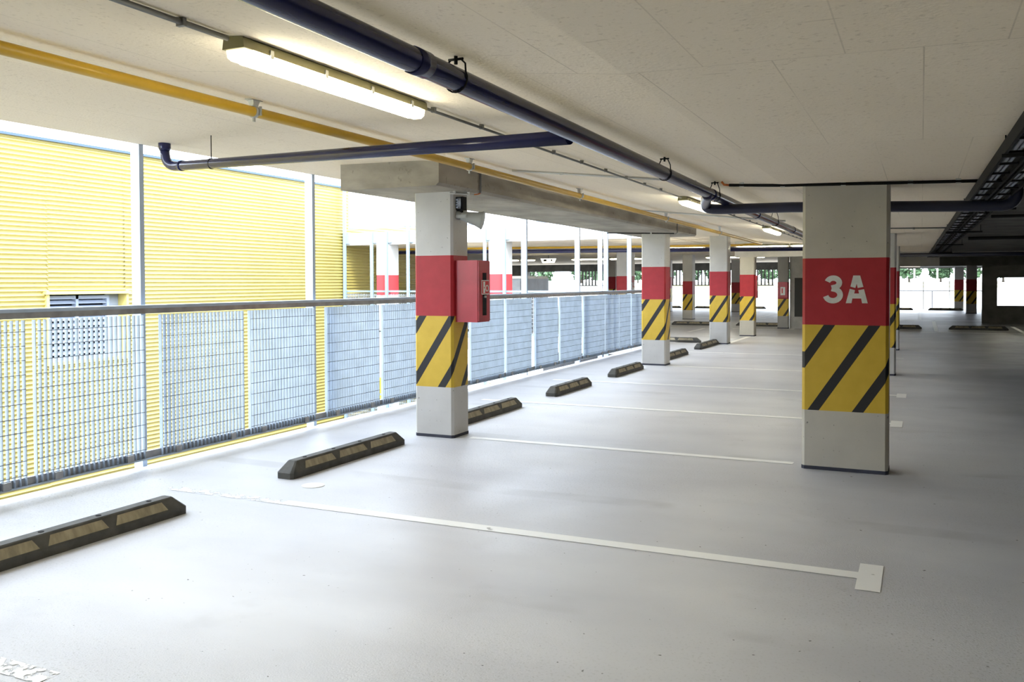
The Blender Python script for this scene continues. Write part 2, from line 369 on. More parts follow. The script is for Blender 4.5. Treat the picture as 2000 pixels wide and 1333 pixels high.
# white columns on the outside face of the far wing, through two storeys
def wing_mat():
    m = bpy.data.materials.new('pale_pillar_paint'); m.use_nodes = True; nt = m.node_tree; b = nt.nodes['Principled BSDF']
    tc = nt.nodes.new('ShaderNodeTexCoord'); sp = nt.nodes.new('ShaderNodeSeparateXYZ'); O = tc.outputs['Object']; nt.links.new(O, sp.inputs[0]); x, y, z = sp.outputs
    c = mixc(nt, ramp(nt, noise(nt, O, 5, 5), .4, .7), (.74, .74, .72), (.80, .80, .78))
    band = mathn(nt, 'MULTIPLY', mathn(nt, 'GREATER_THAN', z, 1.15), mathn(nt, 'LESS_THAN', z, 1.73))
    c = mixc(nt, band, c, (.46, .05, .06))
    yb = mathn(nt, 'MULTIPLY', mathn(nt, 'GREATER_THAN', z, -1.86), mathn(nt, 'LESS_THAN', z, -1.2))
    c = mixc(nt, yb, c, (.70, .52, .05)); nt.links.new(c, b.inputs['Base Color']); b.inputs['Roughness'].default_value = .7; return m
wm = wing_mat()
for x0, x1, l in ((-14.14, -13.72, 'tall pale pillar with pink-red band on the far wing, nearest the yellow building'), (-10.56, -10.1, 'tall pale pillar with pink-red band on the far wing, right of the hose cabinet')):
    r = empty('outer_pillar', (x0, 21.26, 0)); tag(r, l, 'pillar', 'pale outer pillars of the far wing')
    MB().prism(chamfer(0, x1-x0, 0, .55, .02), 'z', -6, 2.95).build('shaft', wm, r)

# number 3A as painted flat marks on the widest pillar
def ribbon(mb, pts, wdt, y):
    pts = [Vector(p) for p in pts]; L = []; R = []
    for i, p in enumerate(pts):
        t = (pts[min(i+1, len(pts)-1)]-pts[max(i-1, 0)]).normalized(); n = Vector((-t.y, t.x)); L.append(p+n*wdt/2); R.append(p-n*wdt/2)
    k = len(pts); v = [(q.x, y, q.y) for q in L]+[(q.x, y, q.y) for q in R]
    mb.poly(v, [(i, i+1, k+i+1, k+i) for i in range(k-1)])
def numeral(parent, x0, z0, s, y, name='number_lettering', vertical_face='y'):
    mb = MB(); w_ = .046
    # a 3: two bowls
    up_ = [(.075+.048*cos(radians(a)), .172+.040*sin(radians(a))) for a in range(165, -75, -15)]
    lo = [(.072+.058*cos(radians(a)), .070+.050*sin(radians(a))) for a in range(70, -175, -14)]
    ribbon(mb, up_+[(.062, .128)], w_, 0); ribbon(mb, [(.062, .124)]+lo, w_, -.0006)
    # stencilled A in two pieces
    def pl(P): mb.poly([(a, 0, b) for a, b in P], [tuple(range(len(P)))])
    ox = .175
    pl([(ox+a, b) for a, b in ((.058, .233), (.036, .140), (.075, .128), (.085, .165), (.093, .128), (.138, .137), (.112, .233))])
    pl([(ox+a, b) for a, b in ((0, 0), (.045, 0), (.052, .040), (.120, .040), (.128, 0), (.172, 0), (.143, .118), (.098, .110), (.104, .082), (.066, .082), (.072, .110), (.031, .121))])
    o = mb.build(name, 'number', parent); o.location = (x0, y, z0); o.scale = (s, 1, s)
    o['label'] = 'white stencilled 3A'; return o
numeral(c2, .165, 1.33, .93, -.003)
n = numeral(c13, .463, 1.20, 1.3, .08); n.rotation_euler = (0, 0, pi/2)

# ------------------------------------------------------------------ fence along the deck edge
XF = -5.65
fence = empty('guard_fence', (XF, 12, 0)); tag(fence, 'long galvanised guard fence of upright bar panels along the open deck edge', 'fence')
def fpart(mb, name, m, par=fence):
    o = mb.build(name, m, par); o.matrix_parent_inverse = Matrix.Translation(-Vector(par.location)); return o
fpart(MB().box((XF-.05, -3, 1.305), (XF+.035, 21.3, 1.33), 'galv').box((XF+.012, -3, 1.262), (XF+.03, 21.3, 1.305), 'galv_dark'), 'top_rail', 'galv_dark')
fpart(MB().box((XF-.03, -3, .095), (XF-.005, 21.3, .15), 'galv_dark').box((XF-.03, -3, .088), (XF+.03, 21.3, .096), 'galv'), 'bottom_rail', 'galv_dark')
panels = [(-2.4, -1.4), (-1.3, -.35), (-.2, .8), (.9, 1.85), (2.0, 3.0), (3.08, 4.121), (4.199, 5.154), (5.332, 6.297), (6.386, 7.341), (7.547, 8.524), (8.609, 9.58), (9.75, 10.70), (10.80, 11.851), (11.958, 12.875), (13.06, 14.008), (14.126, 15.158), (15.292, 16.45), (16.52, 17.35), (17.42, 18.155), (18.25, 19.25), (19.35, 20.3), (20.4, 21.25)]
for a, b in panels:
    mb = MB(); n = max(8, round((b-a-.03)/.0425)); step = (b-a-.004)/n
    for i in range(n+1):
        y = a+i*step
        if i in (0, n): mb.box((XF-.018, y, .09), (XF+.018, y+.004, 1.25), 'galv')
        else: mb.box((XF-.0165, y, .10), (XF+.0165, y+.0035, 1.25), 'galv')
    k = 0
    z = .17
    while z < 1.25:
        mb.box((XF+.0165, a, z), (XF+.0205, b, z+.004), 'rod'); z += .1
    pn = fpart(mb, 'bar_panel', 'galv')
    for y in (a+.16, b-.16):
        c = MB().box((XF+.018, y-.03, .098), (XF+.034, y+.03, .15)).build('panel_clip', 'galv_dark', pn)
for y, wd in ((-2.9, .07), (-.28, .07), (1.92, .07), (5.24, .075), (7.47, .075), (9.68, .075), (12.94, .07), (15.35, .07), (16.62, .045), (16.98, .045), (18.55, .05)):
    fpart(MB().box((-5.83, y-wd*.3, -.25), (-5.735, y+wd*.3, min(2.75, 2.75)), 'galv_post').box((XF-.09, y-.02, 1.30), (XF-.04, y+.02, 1.32), 'galv'), 'post', 'galv_post')

# railings and posts of the far wing
def wing_rail(zo, label):
    r = empty('guard_railing', (-10.5, 21.27, zo)); tag(r, label, 'railing', 'mesh railings of the far wing')
    MB().box((-4.7, -.02, 1.24), (4.75, .03, 1.29)).box((-4.7, -.01, .10), (4.75, .02, .14)).build('rail', 'galv_wing', r)
    x = -4.65
    while x < 4.7:
        mb = MB(); xe = min(x+1.15, 4.72); q = x
        while q < xe: mb.box((q, -.008, .12), (q+.006, .016, 1.2)); q += .055
        for i in range(11): mb.box((x, -.012, .15+i*.1), (xe, -.006, .158+i*.1))
        mb.build('mesh_panel', 'galv', r); x += 1.24
wing_rail(0, 'mesh railing of the far wing at this deck level, behind the fence'); wing_rail(-2.95, 'mesh railing of the storey below on the far wing')
for x, z1, l in ((-15.17, 4.6, 'steel post at the corner of the far wing and the yellow building'), (-14.24, 2.95, 'pale steel post left of the first outer pillar'), (-13.74, 2.95, 'pale steel post on the right face of the first outer pillar'), (-13.03, 4.3, 'tall pale steel post on the far wing beside the near striped pillar'), (-10.63, 2.95, 'pale steel post left of the second outer pillar'), (-10.05, 2.95, 'pale steel post right of the second outer pillar')):
    r = empty('steel_post', (x, 21.18, 0)); tag(r, l, 'post', 'steel posts of the far wing')
    MB().box((-.035, -.03, -6), (.035, .04, z1)).build('upright', 'galv_wing', r)
    MB().box((-.02, .02, 2.64), (.13, .12, 2.97)).build('bracket', 'galv_wing', r)
# upper mesh screen
r = empty('mesh_screen', (-15.1, 21.3, 3.06)); tag(r, 'white perforated screen on the storey above the far wing', 'screen')
MB().box((0, -.02, 0), (7.6, .03, .05)).box((0, -.02, 1.13), (4.2, .03, 1.17)).build('rail', 'galv_wing', r)
mb = MB(); q = .02
while q < 4.2: mb.box((q, -.004, .05), (q+.05, .004, 1.14)); q += .075
z = .07
while z < 1.13: mb.box((0, -.006, z), (4.2, .006, z+.05)); z += .09
mb.build('perforated_sheet', 'white', r)

# ------------------------------------------------------------------ yellow building
XW = -15.27
bld = empty('clad_building', (XW, 20, 0)); tag(bld, 'bright yellow building clad in horizontal corrugated sheet across the gap', 'building')
def clad(mb, y0, y1, z0, z1):
    p = .088; n = int(round((z1-z0)/p)); seg = 6
    pts = []
    for i in range(n*seg+1):
        z = z0+(z1-z0)*i/(n*seg); a = 2*pi*i/seg
        pts.append((XW+.026*cos(a), z))
    v = [(x, y0, z) for x, z in pts]+[(x, y1, z) for x, z in pts]; k = len(pts)
    mb.poly(v, [(i, k+i, k+i+1, i+1) for i in range(k-1)], None, True)
WY0, WY1, WZ0, WZ1 = 11.66, 13.47, -.02, 1.30
mb = MB(); clad(mb, -14, WY0, -6, 4.27); clad(mb, WY1, 28.0, -6, 4.27); clad(mb, WY0, WY1, -6, WZ0); clad(mb, WY0, WY1, WZ1, 4.27)
def bpart(mb, name, m, par=bld):
    o = mb.build(name, m, par); o.matrix_parent_inverse = Matrix.Translation(-Vector(bld.location)); return o
bpart(mb, 'cladding', 'yellow_clad')
bpart(MB().box((-26, -14, -6), (XW-.3, 28, 4.2)), 'wall', 'white_concrete')
bpart(MB().box((-26, -14, 4.25), (XW+.07, 28, 4.30)), 'coping', 'coping')
win = bpart(MB().box((XW-.3, WY0-.06, WZ0-.06), (XW+.05, WY0, WZ1+.07)).box((XW-.3, WY1, WZ0-.06), (XW+.05, WY1+.06, WZ1+.07)).box((XW-.3, WY0-.10, WZ1), (XW+.09, WY1+.10, WZ1+.06)).box((XW-.3, WY0, WZ0-.06), (XW+.05, WY1, WZ0)), 'window_surround', 'yellow_trim')
mb = MB().box((XW-.29, WY0, WZ0), (XW-.27, WY1, WZ1), 'louvre_dark')
LY1 = 13.1
for y in (WY0+.01, 12.36, LY1): mb.box((XW-.22, y, WZ0), (XW-.10, y+.06, WZ1-.03), 'louvre')
mb.box((XW-.22, WY0, WZ1-.10), (XW-.10, LY1, WZ1-.03), 'louvre').box((XW-.22, WY0, WZ0), (XW-.10, LY1, WZ0+.08), 'louvre')
mb.box((XW-.24, LY1+.06, WZ0), (XW-.20, WY1, WZ1), 'louvre')
for i in range(10):
    z = WZ0+.12+i*.112
    mb.poly([(XW-.11, WY0, z), (XW-.11, LY1, z), (XW-.19, LY1, z+.06), (XW-.19, WY0, z+.06), (XW-.11, WY0, z+.012), (XW-.11, LY1, z+.012), (XW-.19, LY1, z+.072), (XW-.19, WY0, z+.072)],
            [(0, 1, 2, 3), (7, 6, 5, 4), (0, 4, 5, 1), (2, 6, 7, 3)], 'louvre')
bpart(mb, 'louvred_window', 'louvre')

# ------------------------------------------------------------------ wheel stops
def wheel_stop(L=1.62):
    r = empty('wheel_stop')
    W, Hh, e = .155, .125, .16
    b0, t0 = .045, Hh
    # base course then tapered body
    def ring(x0, x1, y0, y1, z, c=.02): return [(x0+c, y0, z), (x1-c, y0, z), (x1, y0+c, z), (x1, y1-c, z), (x1-c, y1, z), (x0+c, y1, z), (x0, y1-c, z), (x0, y0+c, z)]
    mb = MB(); R = [ring(-W/2, W/2, 0, L, 0), ring(-W/2, W/2, 0, L, b0), ring(-.042, .042, e*.55, L-e*.55, t0-.006, .01), ring(-.036, .036, e*.6, L-e*.6, t0, .01)]
    v = [p for q in R for p in q]; fs = []
    for k in range(3):
        for i in range(8): fs.append((k*8+i, k*8+(i+1) % 8, (k+1)*8+(i+1) % 8, (k+1)*8+i))
    fs.append(tuple(range(7, -1, -1))); fs.append(tuple(range(24, 32)))
    mb.poly(v, fs); mb.build('body', 'black_rubber', r)
    # reflectors on both long slopes
    for sgn in (1, -1):
        n = 3; y0 = e*.75+.02; y1 = L-e*.75-.02; wd = (y1-y0)/n
        for i in range(n):
            a, b = y0+i*wd+.025, y0+(i+1)*wd-.025
            def pt(y, t, off=.004):
                x = W/2+(.042-W/2)*t; z = b0+(t0-.006-b0)*t; return (sgn*(x+off*.8), y, z+off*.5)
            q = MB().poly([pt(a, .15), pt(b, .15), pt(b-.03, .85), pt(a+.03, .85)], [(0, 1, 2, 3) if sgn > 0 else (3, 2, 1, 0)])
            q.build('reflector', 'refl', r)
    for i in range(4):
        y = .25+i*(L-.5)/3
        MB().prism([(.016*cos(a*pi/4), y+.016*sin(a*pi/4)) for a in range(8)], 'z', t0, t0+.003).build('fixing_bolt', 'black', r)
    return r
ws = wheel_stop()
G = 'rubber wheel stops on the deck'
spots = [(-4.42, 2.68, 4.315, 'nearest black rubber wheel stop, cut by the left frame edge'), (-4.42, 5.365, 7.0, 'complete wheel stop in front of the pillar with the hose cabinet'),
         (-4.42, 8.02, 9.66, 'wheel stop partly hidden behind the pillar with the hose cabinet'), (-4.41, 10.70, 12.1, 'third visible wheel stop beyond the hose cabinet pillar, between two white lines'),
         (-4.42, 13.26, 14.78, 'wheel stop ending just before the pillar under the beam end'), (-4.46, 16.5, 18.17, 'wheel stop emerging right behind the pillar under the beam end'), (-4.50, 19.45, 21.4, 'last wheel stop of the fence row, before the paired far pillars')]
for i, (x, y0, y1, l) in enumerate(spots):
    o = ws if i == 0 else copy_tree(ws)
    o.location = (x, y0, .001); o.scale = (1, (y1-y0)/1.62, 1); tag(o, l, 'wheel stop', G)
cross = [(-6.55, 21.68, 'slate grey wheel stop set crosswise behind the pillar under the beam end')]
cross += [(x, 30.5, l) for x, l in ((-7.95, 'dark crosswise wheel stop left of the first paired pillar'), (-5.72, 'dark crosswise wheel stop between the paired pillars and stair core'), (-1.6, 'dark crosswise wheel stop right beside the 3A pillar'), (.78, 'dark crosswise wheel stop before the dark wall with the square opening'))]
cross += [(x, 50.4, l) for x, l in ((-14.2, 'far wheel stop at the slatted openings, leftmost'), (-11.8, 'far wheel stop at the slatted openings, left of the first paired pillar'), (-9.45, 'far wheel stop at the slatted openings, right of the second paired pillar'), (-2.0, 'far wheel stop at the open edge just right of the 3A pillar'), (.32, 'far wheel stop at the open edge, before the grass'))]
for x, y, l in cross:
    o = copy_tree(ws); o.location = (x, y, .001); o.rotation_euler = (0, 0, -pi/2); o.scale = (1, 1, 1); tag(o, l, 'wheel stop', G)

# ------------------------------------------------------------------ painted lines
def flat(x0, x1, y0, y1, z=.0025): return [(x0, y0, z), (x1, y0, z), (x1, y1, z), (x0, y1, z)]
def pline(x0, x1, y, wd, label, m='line', T=False, ys=None):
    mb = MB().poly(flat(x0, x1, y-wd/2, y+wd/2), [(0, 1, 2, 3)])
    if T: mb.poly(flat(x1, x1+.115, y-.225, y+.21), [(0, 1, 2, 3)])
    o = mb.build('parking_line', m); tag(o, label, 'floor marking', 'white painted bay lines'); return o
GL = 'white painted bay lines'
pline(-5.0, -3.0, 2.27, .10, 'chipped white bay line in the near left corner of the deck', 'line_near')
pline(-3.95, -.285, 4.79, .105, 'nearest full white bay line ending in a square T mark', 'line', True)
o = MB().poly(flat(-5.0, -3.95, 4.74, 4.84), [(0, 1, 2, 3)]).build('parking_line', 'line_worn'); tag(o, 'worn away start of the nearest white bay line, by the fence', 'floor marking', GL)
pline(-3.95, -.95, 7.55, .095, 'white bay line running from the hose cabinet pillar to the 3A pillar')
pline(-5.1, -.285, 10.08, .095, 'white bay line passing behind the partly hidden wheel stop', 'line', True)
pline(-5.15, -.285, 12.6, .095, 'white bay line starting beyond the third visible wheel stop', 'line', True)
pline(-4.1, -1.0, 15.45, .095, 'white bay line starting at the pillar under the beam end')
pline(-4.6, -.3, 18.75, .10, 'faint white bay line before the last fence row wheel stop')
pline(-15.0, 9, 28.6, .16, 'long white line across the far aisle', 'line')
pline(-15.0, 9, 37.3, .30, 'broad white line across the farthest aisle', 'line')
for x, y0, y1, l in ((-4.27, 21.9, 24.6, 'short white line between the paired far pillars'), (-6.35, 26.3, 28.4, 'white line leading away left of the first paired pillar'), (-6.2, 38, 50, 'long white far bay line heading to the slatted opening'), (.42, 29.2, 36.5, 'far bay line between the two dark wheel stops at right'), (-.05, 38, 51, 'far bay line at right running to the open edge'), (2.7, 28.8, 33, 'far bay line ending near the dark wall at right'), (-8.6, 28.8, 34, 'far bay line beside the very dark pillar'), (-3.7, 28.8, 29.4, 'short white line at the foot of the stair core')):
    o = MB().poly(flat(x-.06, x+.06, y0, y1), [(0, 1, 2, 3)]).build('parking_line', 'line'); tag(o, l, 'floor marking', GL)
# round cover in floor
o = MB().prism([(.085*cos(a*pi/12), .085*sin(a*pi/12)) for a in range(24)], 'z', 0.0005, .004).build('floor_cover', 'white_concrete'); o.location = (-4.08, 5.28, 0)
tag(o, 'small round flush cover in the floor beside the first full wheel stop', 'cover')

# ------------------------------------------------------------------ pipes
# yellow gas/sprinkler pipe
YP = empty('yellow_pipe', (-3.4, 6, 2.4)); tag(YP, 'long ochre yellow pipe hung under the ceiling in front of the beam', 'pipe')
def rel(mb, name, m, par, loc):
    o = mb.build(name, m, par); o.matrix_parent_inverse = Matrix.Translation(-Vector(loc)); return o
zyp = lambda y: 2.462+(2.39-2.462)*(max(0, y-6))/15
rel(MB().tube([(-3.4, y, zyp(y)) for y in (-4, 2, 4.0, 6, 9, 12.5, 16, 21.2)], .029, n=16), 'pipe', 'pipe_y', YP, YP.location)
for y in (.8, 3.9, 6.5, 9.1, 12.7, 16.5):
    z = zyp(y); zc = cz(-3.4)
    mb = MB().box((-3.425, y-.045, zc-.006), (-3.375, y+.045, zc+.004))
    mb.poly([(-3.42, y-.03, zc), (-3.38, y-.03, zc), (-3.385, y-.012, z+.02), (-3.415, y-.012, z+.02), (-3.42, y+.03, zc), (-3.38, y+.03, zc), (-3.385, y+.012, z+.02), (-3.415, y+.012, z+.02)],
            [(0, 1, 2, 3), (7, 6, 5, 4), (0, 3, 7, 4), (1, 5, 6, 2)])
    b = rel(mb, 'bracket', 'zinc', YP, YP.location)
    c = MB().tube([(-3.4, y-.011, z), (-3.4, y+.011, z)], .034, n=16).box((-3.405, y-.008, z-.055), (-3.395, y+.008, z-.03)).box((-3.375, y+.01, z-.02), (-3.36, y+.02, z+.03))
    rel(c, 'clamp', 'zinc', YP, YP.location)

# dark blue main drain
XM = -1.55; RM = .043
zm = lambda y: (2.268-.0082*y) if y < 7 else 2.2106-.0052*(y-7)
BP = empty('drain_pipe', (XM, 8, 2.2)); tag(BP, 'large black-blue drain pipe running down the deck under the ceiling', 'pipe')
rel(MB().tube([(XM, y, zm(y)) for y in (-4, 0, 3, 6, 9, 14, 18)], RM, n=24), 'pipe', 'pipe_b', BP, BP.location)
for y in (2.55, 7.15, 9.3, 12.1, 15.4):
    rel(MB().tube([(XM, y, zm(y)), (XM, y+.09, zm(y))], RM+.0035, n=24), 'coupling', 'pipe_b', BP, BP.location)
for y in (.3, 2.86, 5.75, 7.32, 10.6, 13.8):
    z = zm(y); zc = cz(XM)
    loop = [(XM+.02, y, zc-.012), (XM+RM*.9, y, z+.055)]+[(XM+(RM+.004)*cos(radians(a)), y, z+(RM+.004)*sin(radians(a))) for a in range(30, -211, -20)]+[(XM-RM*.9, y, z+.055), (XM-.02, y, zc-.012)]
    mb = MB().tube(loop, .0035, n=6).tube([(XM, y, zc+.002), (XM, y, zc-.03)], .007, n=8).tube([(XM-.03, y, zc-.012), (XM+.03, y, zc-.012)], .005, n=8)
    rel(mb, 'hanger', 'black', BP, BP.location)
# branch to the left with swan neck into the slab
LB = empty('drain_branch', (-3.5, 5, 2.35)); tag(LB, 'blue branch pipe ending in an upturned elbow near the fence', 'pipe')
path = [(-1.60, 4.14, 2.226), (-3.4, 4.67, 2.325), (-5.30, 5.23, 2.428)]+[tuple(p) for p in bez((-5.36, 5.25, 2.431), (-5.49, 5.27, 2.436), (-5.505, 5.27, 2.53))]+[(-5.51, 5.27, 2.57)]
rel(MB().tube(path, .037, n=18), 'pipe', 'pipe_b', LB, LB.location)
rel(MB().tube([(-5.508, 5.27, 2.565), (-5.51, 5.27, 2.585), (-5.512, 5.27, 2.66)], .03, n=18, rs=[.038, .048, .048]), 'socket', 'pipe_b', LB, LB.location)
rel(MB().tube([(-5.27, 5.22, 2.427), (-5.30, 5.23, 2.429)], .041, n=18), 'coupling', 'pipe_b', LB, LB.location)
y_, x_ = 5.10, -4.86
rel(MB().tube([(x_, y_, cz(x_)), (x_, y_, 2.43)], .0035, n=6).tube([(x_-.008, y_-.002, 2.405), (x_+.008, y_+.002, 2.405)], .041, n=16), 'hanger', 'black', LB, LB.location)
# branch to the right passing behind the 3A pillar
RB = empty('drain_branch', (0, 7.8, 2.1)); tag(RB, 'black-blue branch pipe passing behind the 3A pillar to the right', 'pipe')
zb_ = 2.135
path = [(XM, 7.02, 2.205), (XM-.03, 7.2, 2.20)]+[tuple(p) for p in bez((XM-.10, 7.45, 2.195), (XM-.17, 7.74, 2.185), (XM-.17, 7.76, 2.17), 4)]+[tuple(p) for p in bez((XM-.17, 7.76, 2.165), (XM-.17, 7.77, zb_+.002), (XM-.05, 7.78, zb_), 7)]
path += [(-1, 7.78, zb_-.005), (.40, 7.78, zb_-.05)]+[tuple(p) for p in bez((.56, 7.78, zb_-.052), (.66, 7.78, zb_-.05), (.66, 7.78, zb_+.06), 7)]+[(.66, 7.78, 2.30)]
rel(MB().tube(path, .044, n=18), 'pipe', 'pipe_k', RB, RB.location)
rel(MB().tube([(.45, 7.78, zb_-.10), (.45, 7.78, zb_-.055)], .006, n=8).tube([(.45, 7.78, zb_-.12), (.45, 7.78, zb_-.10)], .012, n=8), 'bolt', 'black', RB, RB.location)
# pipes crossing the far aisle
o = MB().tube([(-14.9, 23, 2.43), (-2.0, 23, 2.315)], .055, n=12).build('drain_pipe', 'pipe_b'); tag(o, 'blue pipe crossing the far aisle ceiling from left to right', 'pipe')
o = MB().tube([(-14.6, 22.8, 2.52), (-4.3, 22.8, 2.43), (-3.4, 21.2, 2.39)], .03, n=10).build('yellow_pipe', 'pipe_y'); tag(o, 'yellow pipe crossing the far aisle ceiling above the blue one', 'pipe')
o = MB().tube([(-1.2, 23, 2.13), (6, 23, 2.10)], .045, n=10).build('drain_pipe', 'pipe_k'); tag(o, 'black pipe crossing the dark ceiling at right behind the ladder tray', 'pipe')
for y, z, r_, l in ((11.2, 2.22, .018, 'black conduit on the dark ceiling, nearer of two right of the tray'), (16.5, 2.21, .03, 'thick black conduit on the dark ceiling right of the tray')):
    o = MB().tube([(.7, y, z), (6, y, z)], r_, n=8).build('ceiling_conduit', 'black'); tag(o, l, 'conduit')

# conduits
def conduit(pts, r, clips, label, m='conduit', cm='conduit'):
    e = empty('cable_conduit', pts[0]); tag(e, label, 'conduit')
    rel(MB().tube(pts, r, n=8), 'tube', m, e, e.location)
    for p in clips:
        rel(MB().box((p[0]-r*1.5, p[1]-.008, p[2]-r*1.3), (p[0]+r*1.5, p[1]+.008, p[2]+.02)), 'clip', cm, e, e.location)
    return e
zc23 = cz(-2.3)
conduit([(-2.3, -3, zc23-.016), (-2.3, 2.5, zc23-.016)], .011, [(-2.3, y, zc23-.016) for y in (.4, 1.3, 2.28)], 'grey conduit feeding the near end of the nearest tube lamp')
conduit([(-2.3, 3.88, zc23-.02), (-2.3, 9.2, zc23-.02)], .008, [(-2.3, 4.0+.55*i, zc23-.016) for i in range(9)], 'thin clipped conduit joining the nearest and second tube lamps')
conduit([(-2.3, 10.65, zc23-.02), (-2.3, 21.5, zc23-.02)], .008, [(-2.3, 10.9+.6*i, zc23-.016) for i in range(17)], 'thin clipped conduit running on beyond the second tube lamp')
conduit([(-1.42, 7.25, 2.285), (-1.0, 7.25, 2.262), (.6, 7.25, 2.222)], .012, [(-1.32, 7.25, 2.28), (-1.0, 7.25, 2.262), (-.55, 7.25, 2.25), (-.08, 7.25, 2.242), (.24, 7.25, 2.232)], 'black conduit crossing above the 3A pillar front', 'black', 'zinc')
conduit([(-3.38, 7.3, cz(-3.38)-.01), (-2.6, 7.3, cz(-2.6)-.01), (-1.7, 7.3, cz(-1.7)-.012)], .009, [(x, 7.3, cz(x)-.01) for x in (-2.9, -2.4, -2.0)], 'pale conduit crossing the ceiling beyond the blue branch pipe', 'conduit_w', 'conduit_w')
conduit([(-3.8, 12.6, cz(-3.8)-.01), (-1.7, 12.6, cz(-1.7)-.012)], .012, [(x, 12.6, cz(x)-.01) for x in (-3.3, -2.6, -2.0)], 'pale conduit crossing the ceiling near the second tube lamp', 'conduit_w', 'conduit_w')
conduit([(-1.2, 13.6, 2.262), (.5, 13.6, 2.235)], .010, [(-.1, 13.6, 2.24)], 'thin conduit crossing the ceiling right of the 3A pillar', 'conduit', 'conduit')
conduit([(-3.905, 7.70, cz(-3.9)), (-3.905, 7.70, 2.40), (-3.907, 7.70, 2.375)], .010, [], 'upright conduit on the beam side above the loudspeaker', 'conduit', 'conduit')
conduit([(-3.93, 7.60, 2.352), (-4.07, 7.36, 2.352)], .008, [(-3.96, 7.55, 2.355), (-4.04, 7.41, 2.355)], 'short white conduit under the beam above the loudspeaker', 'conduit_w', 'conduit_w')
conduit([(-3.905, 15.35, cz(-3.9)), (-3.905, 15.35, 2.37), (-3.93, 15.3, 2.35)], .012, [], 'upright conduit on the beam side near its far end', 'conduit', 'conduit')
conduit([(-3.95, 15.3, 2.355), (-4.95, 14.6, 2.355)], .010, [(-4.3, 15.05, 2.358)], 'conduit under the beam beside the far end pillar', 'black', 'conduit_w')
# little orange flexible tails
o = MB().tube([(-3.912, 7.70, 2.372), (-3.915, 7.66, 2.36), (-3.93, 7.6, 2.352)], .006, n=6).build('flexible_tail', 'orange'); tag(o, 'orange flexible cable sleeve at the beam edge over the loudspeaker', 'cable')
o = MB().tube([(-1.48, 7.25, 2.315), (-1.46, 7.25, 2.29), (-1.42, 7.25, 2.285)], .010, n=6).build('flexible_tail', 'orange'); tag(o, 'orange cable tail by the main drain pipe hanger', 'cable')

# ------------------------------------------------------------------ tube lamps
def lamp(L=1.32):
    r = empty('tube_lamp'); h = .03
    prof = [(-.052, .0), (-.047, .036), (-.03, .046), (.03, .046), (.047, .036), (.052, 0)]
    MB().prism(prof, 'y', 0, L).build('housing', 'lamp_body', r)
    pr = [(-.046, 0), (.046, 0), (.040, -.030), (.022, -.044), (-.022, -.044), (-.040, -.030)]
    MB().prism(pr, 'y', .06, L-.06).build('diffuser', 'tube', r)
    for a, b in ((.0, .06), (L-.06, L)):
        k = -1 if a == 0 else 1
        y0, y1 = (a+.012, b) if k < 0 else (a, b-.012)
        MB().prism([(p[0]*.96, p[1]*.96) for p in pr], 'y', y0, y1).build('end_cap', 'tube_end', r)
    for i in range(4):
        y = .15+i*(L-.3)/3
        MB().box((-.057, y-.009, -.012), (-.05, y+.009, .02)).build('clip', 'zinc', r); MB().box((.05, y-.009, -.012), (.057, y+.009, .02)).build('clip', 'zinc', r)
    return r
lp = lamp(); GT = 'fluorescent tube lamps under the ceiling'
lamps = [(-2.3, 2.53, zc23-.046, 0, 1, 'large lit tube lamp nearest the camera, beside the main drain pipe'), (-2.3, 9.25, zc23-.046, 0, 1.04, 'second lit tube lamp down the row, by the right branch elbow'), (-2.3, 14.7, zc23-.046, 0, 1.15, 'third lit tube lamp down the row, small and pale')]
lamps += [(x, 23.3, 2.56-.14, -pi/2, 1, l) for x, l in ((-4.38, 'lit tube lamp over the far aisle between paired pillars, left half'), (-3.02, 'lit tube lamp over the far aisle, just left of the 3A pillar'), (-7.9, 'lit tube lamp over the far aisle seen left of the beam end pillar'), (-6.5, 'lit tube lamp over the far aisle hidden partly by the beam end pillar'), (-12.6, 'lit tube lamp inside the far wing above the hose cabinet'))]
lamps += [(x, 32, 2.40, -pi/2, k, l) for x, k, l in ((-15.1, .42, 'short deep far wing tube lamp, leftmost of the deep row'), (-14.45, .46, 'short deep far wing tube lamp just left of the hanging lit sign'), (-12.3, 1.1, 'deep far wing tube lamp hidden partly by two steel posts'), (-10.75, .98, 'deep far wing tube lamp nearest the wall box'), (-7.1, .95, 'deep tube lamp right of the first paired pillar'), (-5.28, .2, 'tiny deep tube lamp above the dim pillar at the stair core'))]
lamps += [(1.70, 32, 2.22, -pi/2, 1.3, 'lit tube lamp under the dark ceiling at the right frame edge'), (2.3, 1.0, 2.2, 0, 1, 'unseen fill tube lamp added under the dark ceiling to the right of the camera'), (2.3, -3.2, 2.2, 0, 1, 'unseen fill tube lamp added under the dark ceiling behind the camera'), (-2.3, -3.6, zc23-.046, 0, 1, 'unseen fill tube lamp added in line with the main row behind the camera')]  # last three are unseen, added to brighten the near deck and 3A pillar
for i, (x, y, z, rz, sy, l) in enumerate(lamps):
    if l is None: continue
    o = lp if i == 0 else copy_tree(lp)
    o.location = (x, y, z); o.rotation_euler = (0, 0, rz); o.scale = (1, sy, 1); tag(o, l, 'lamp', GT)
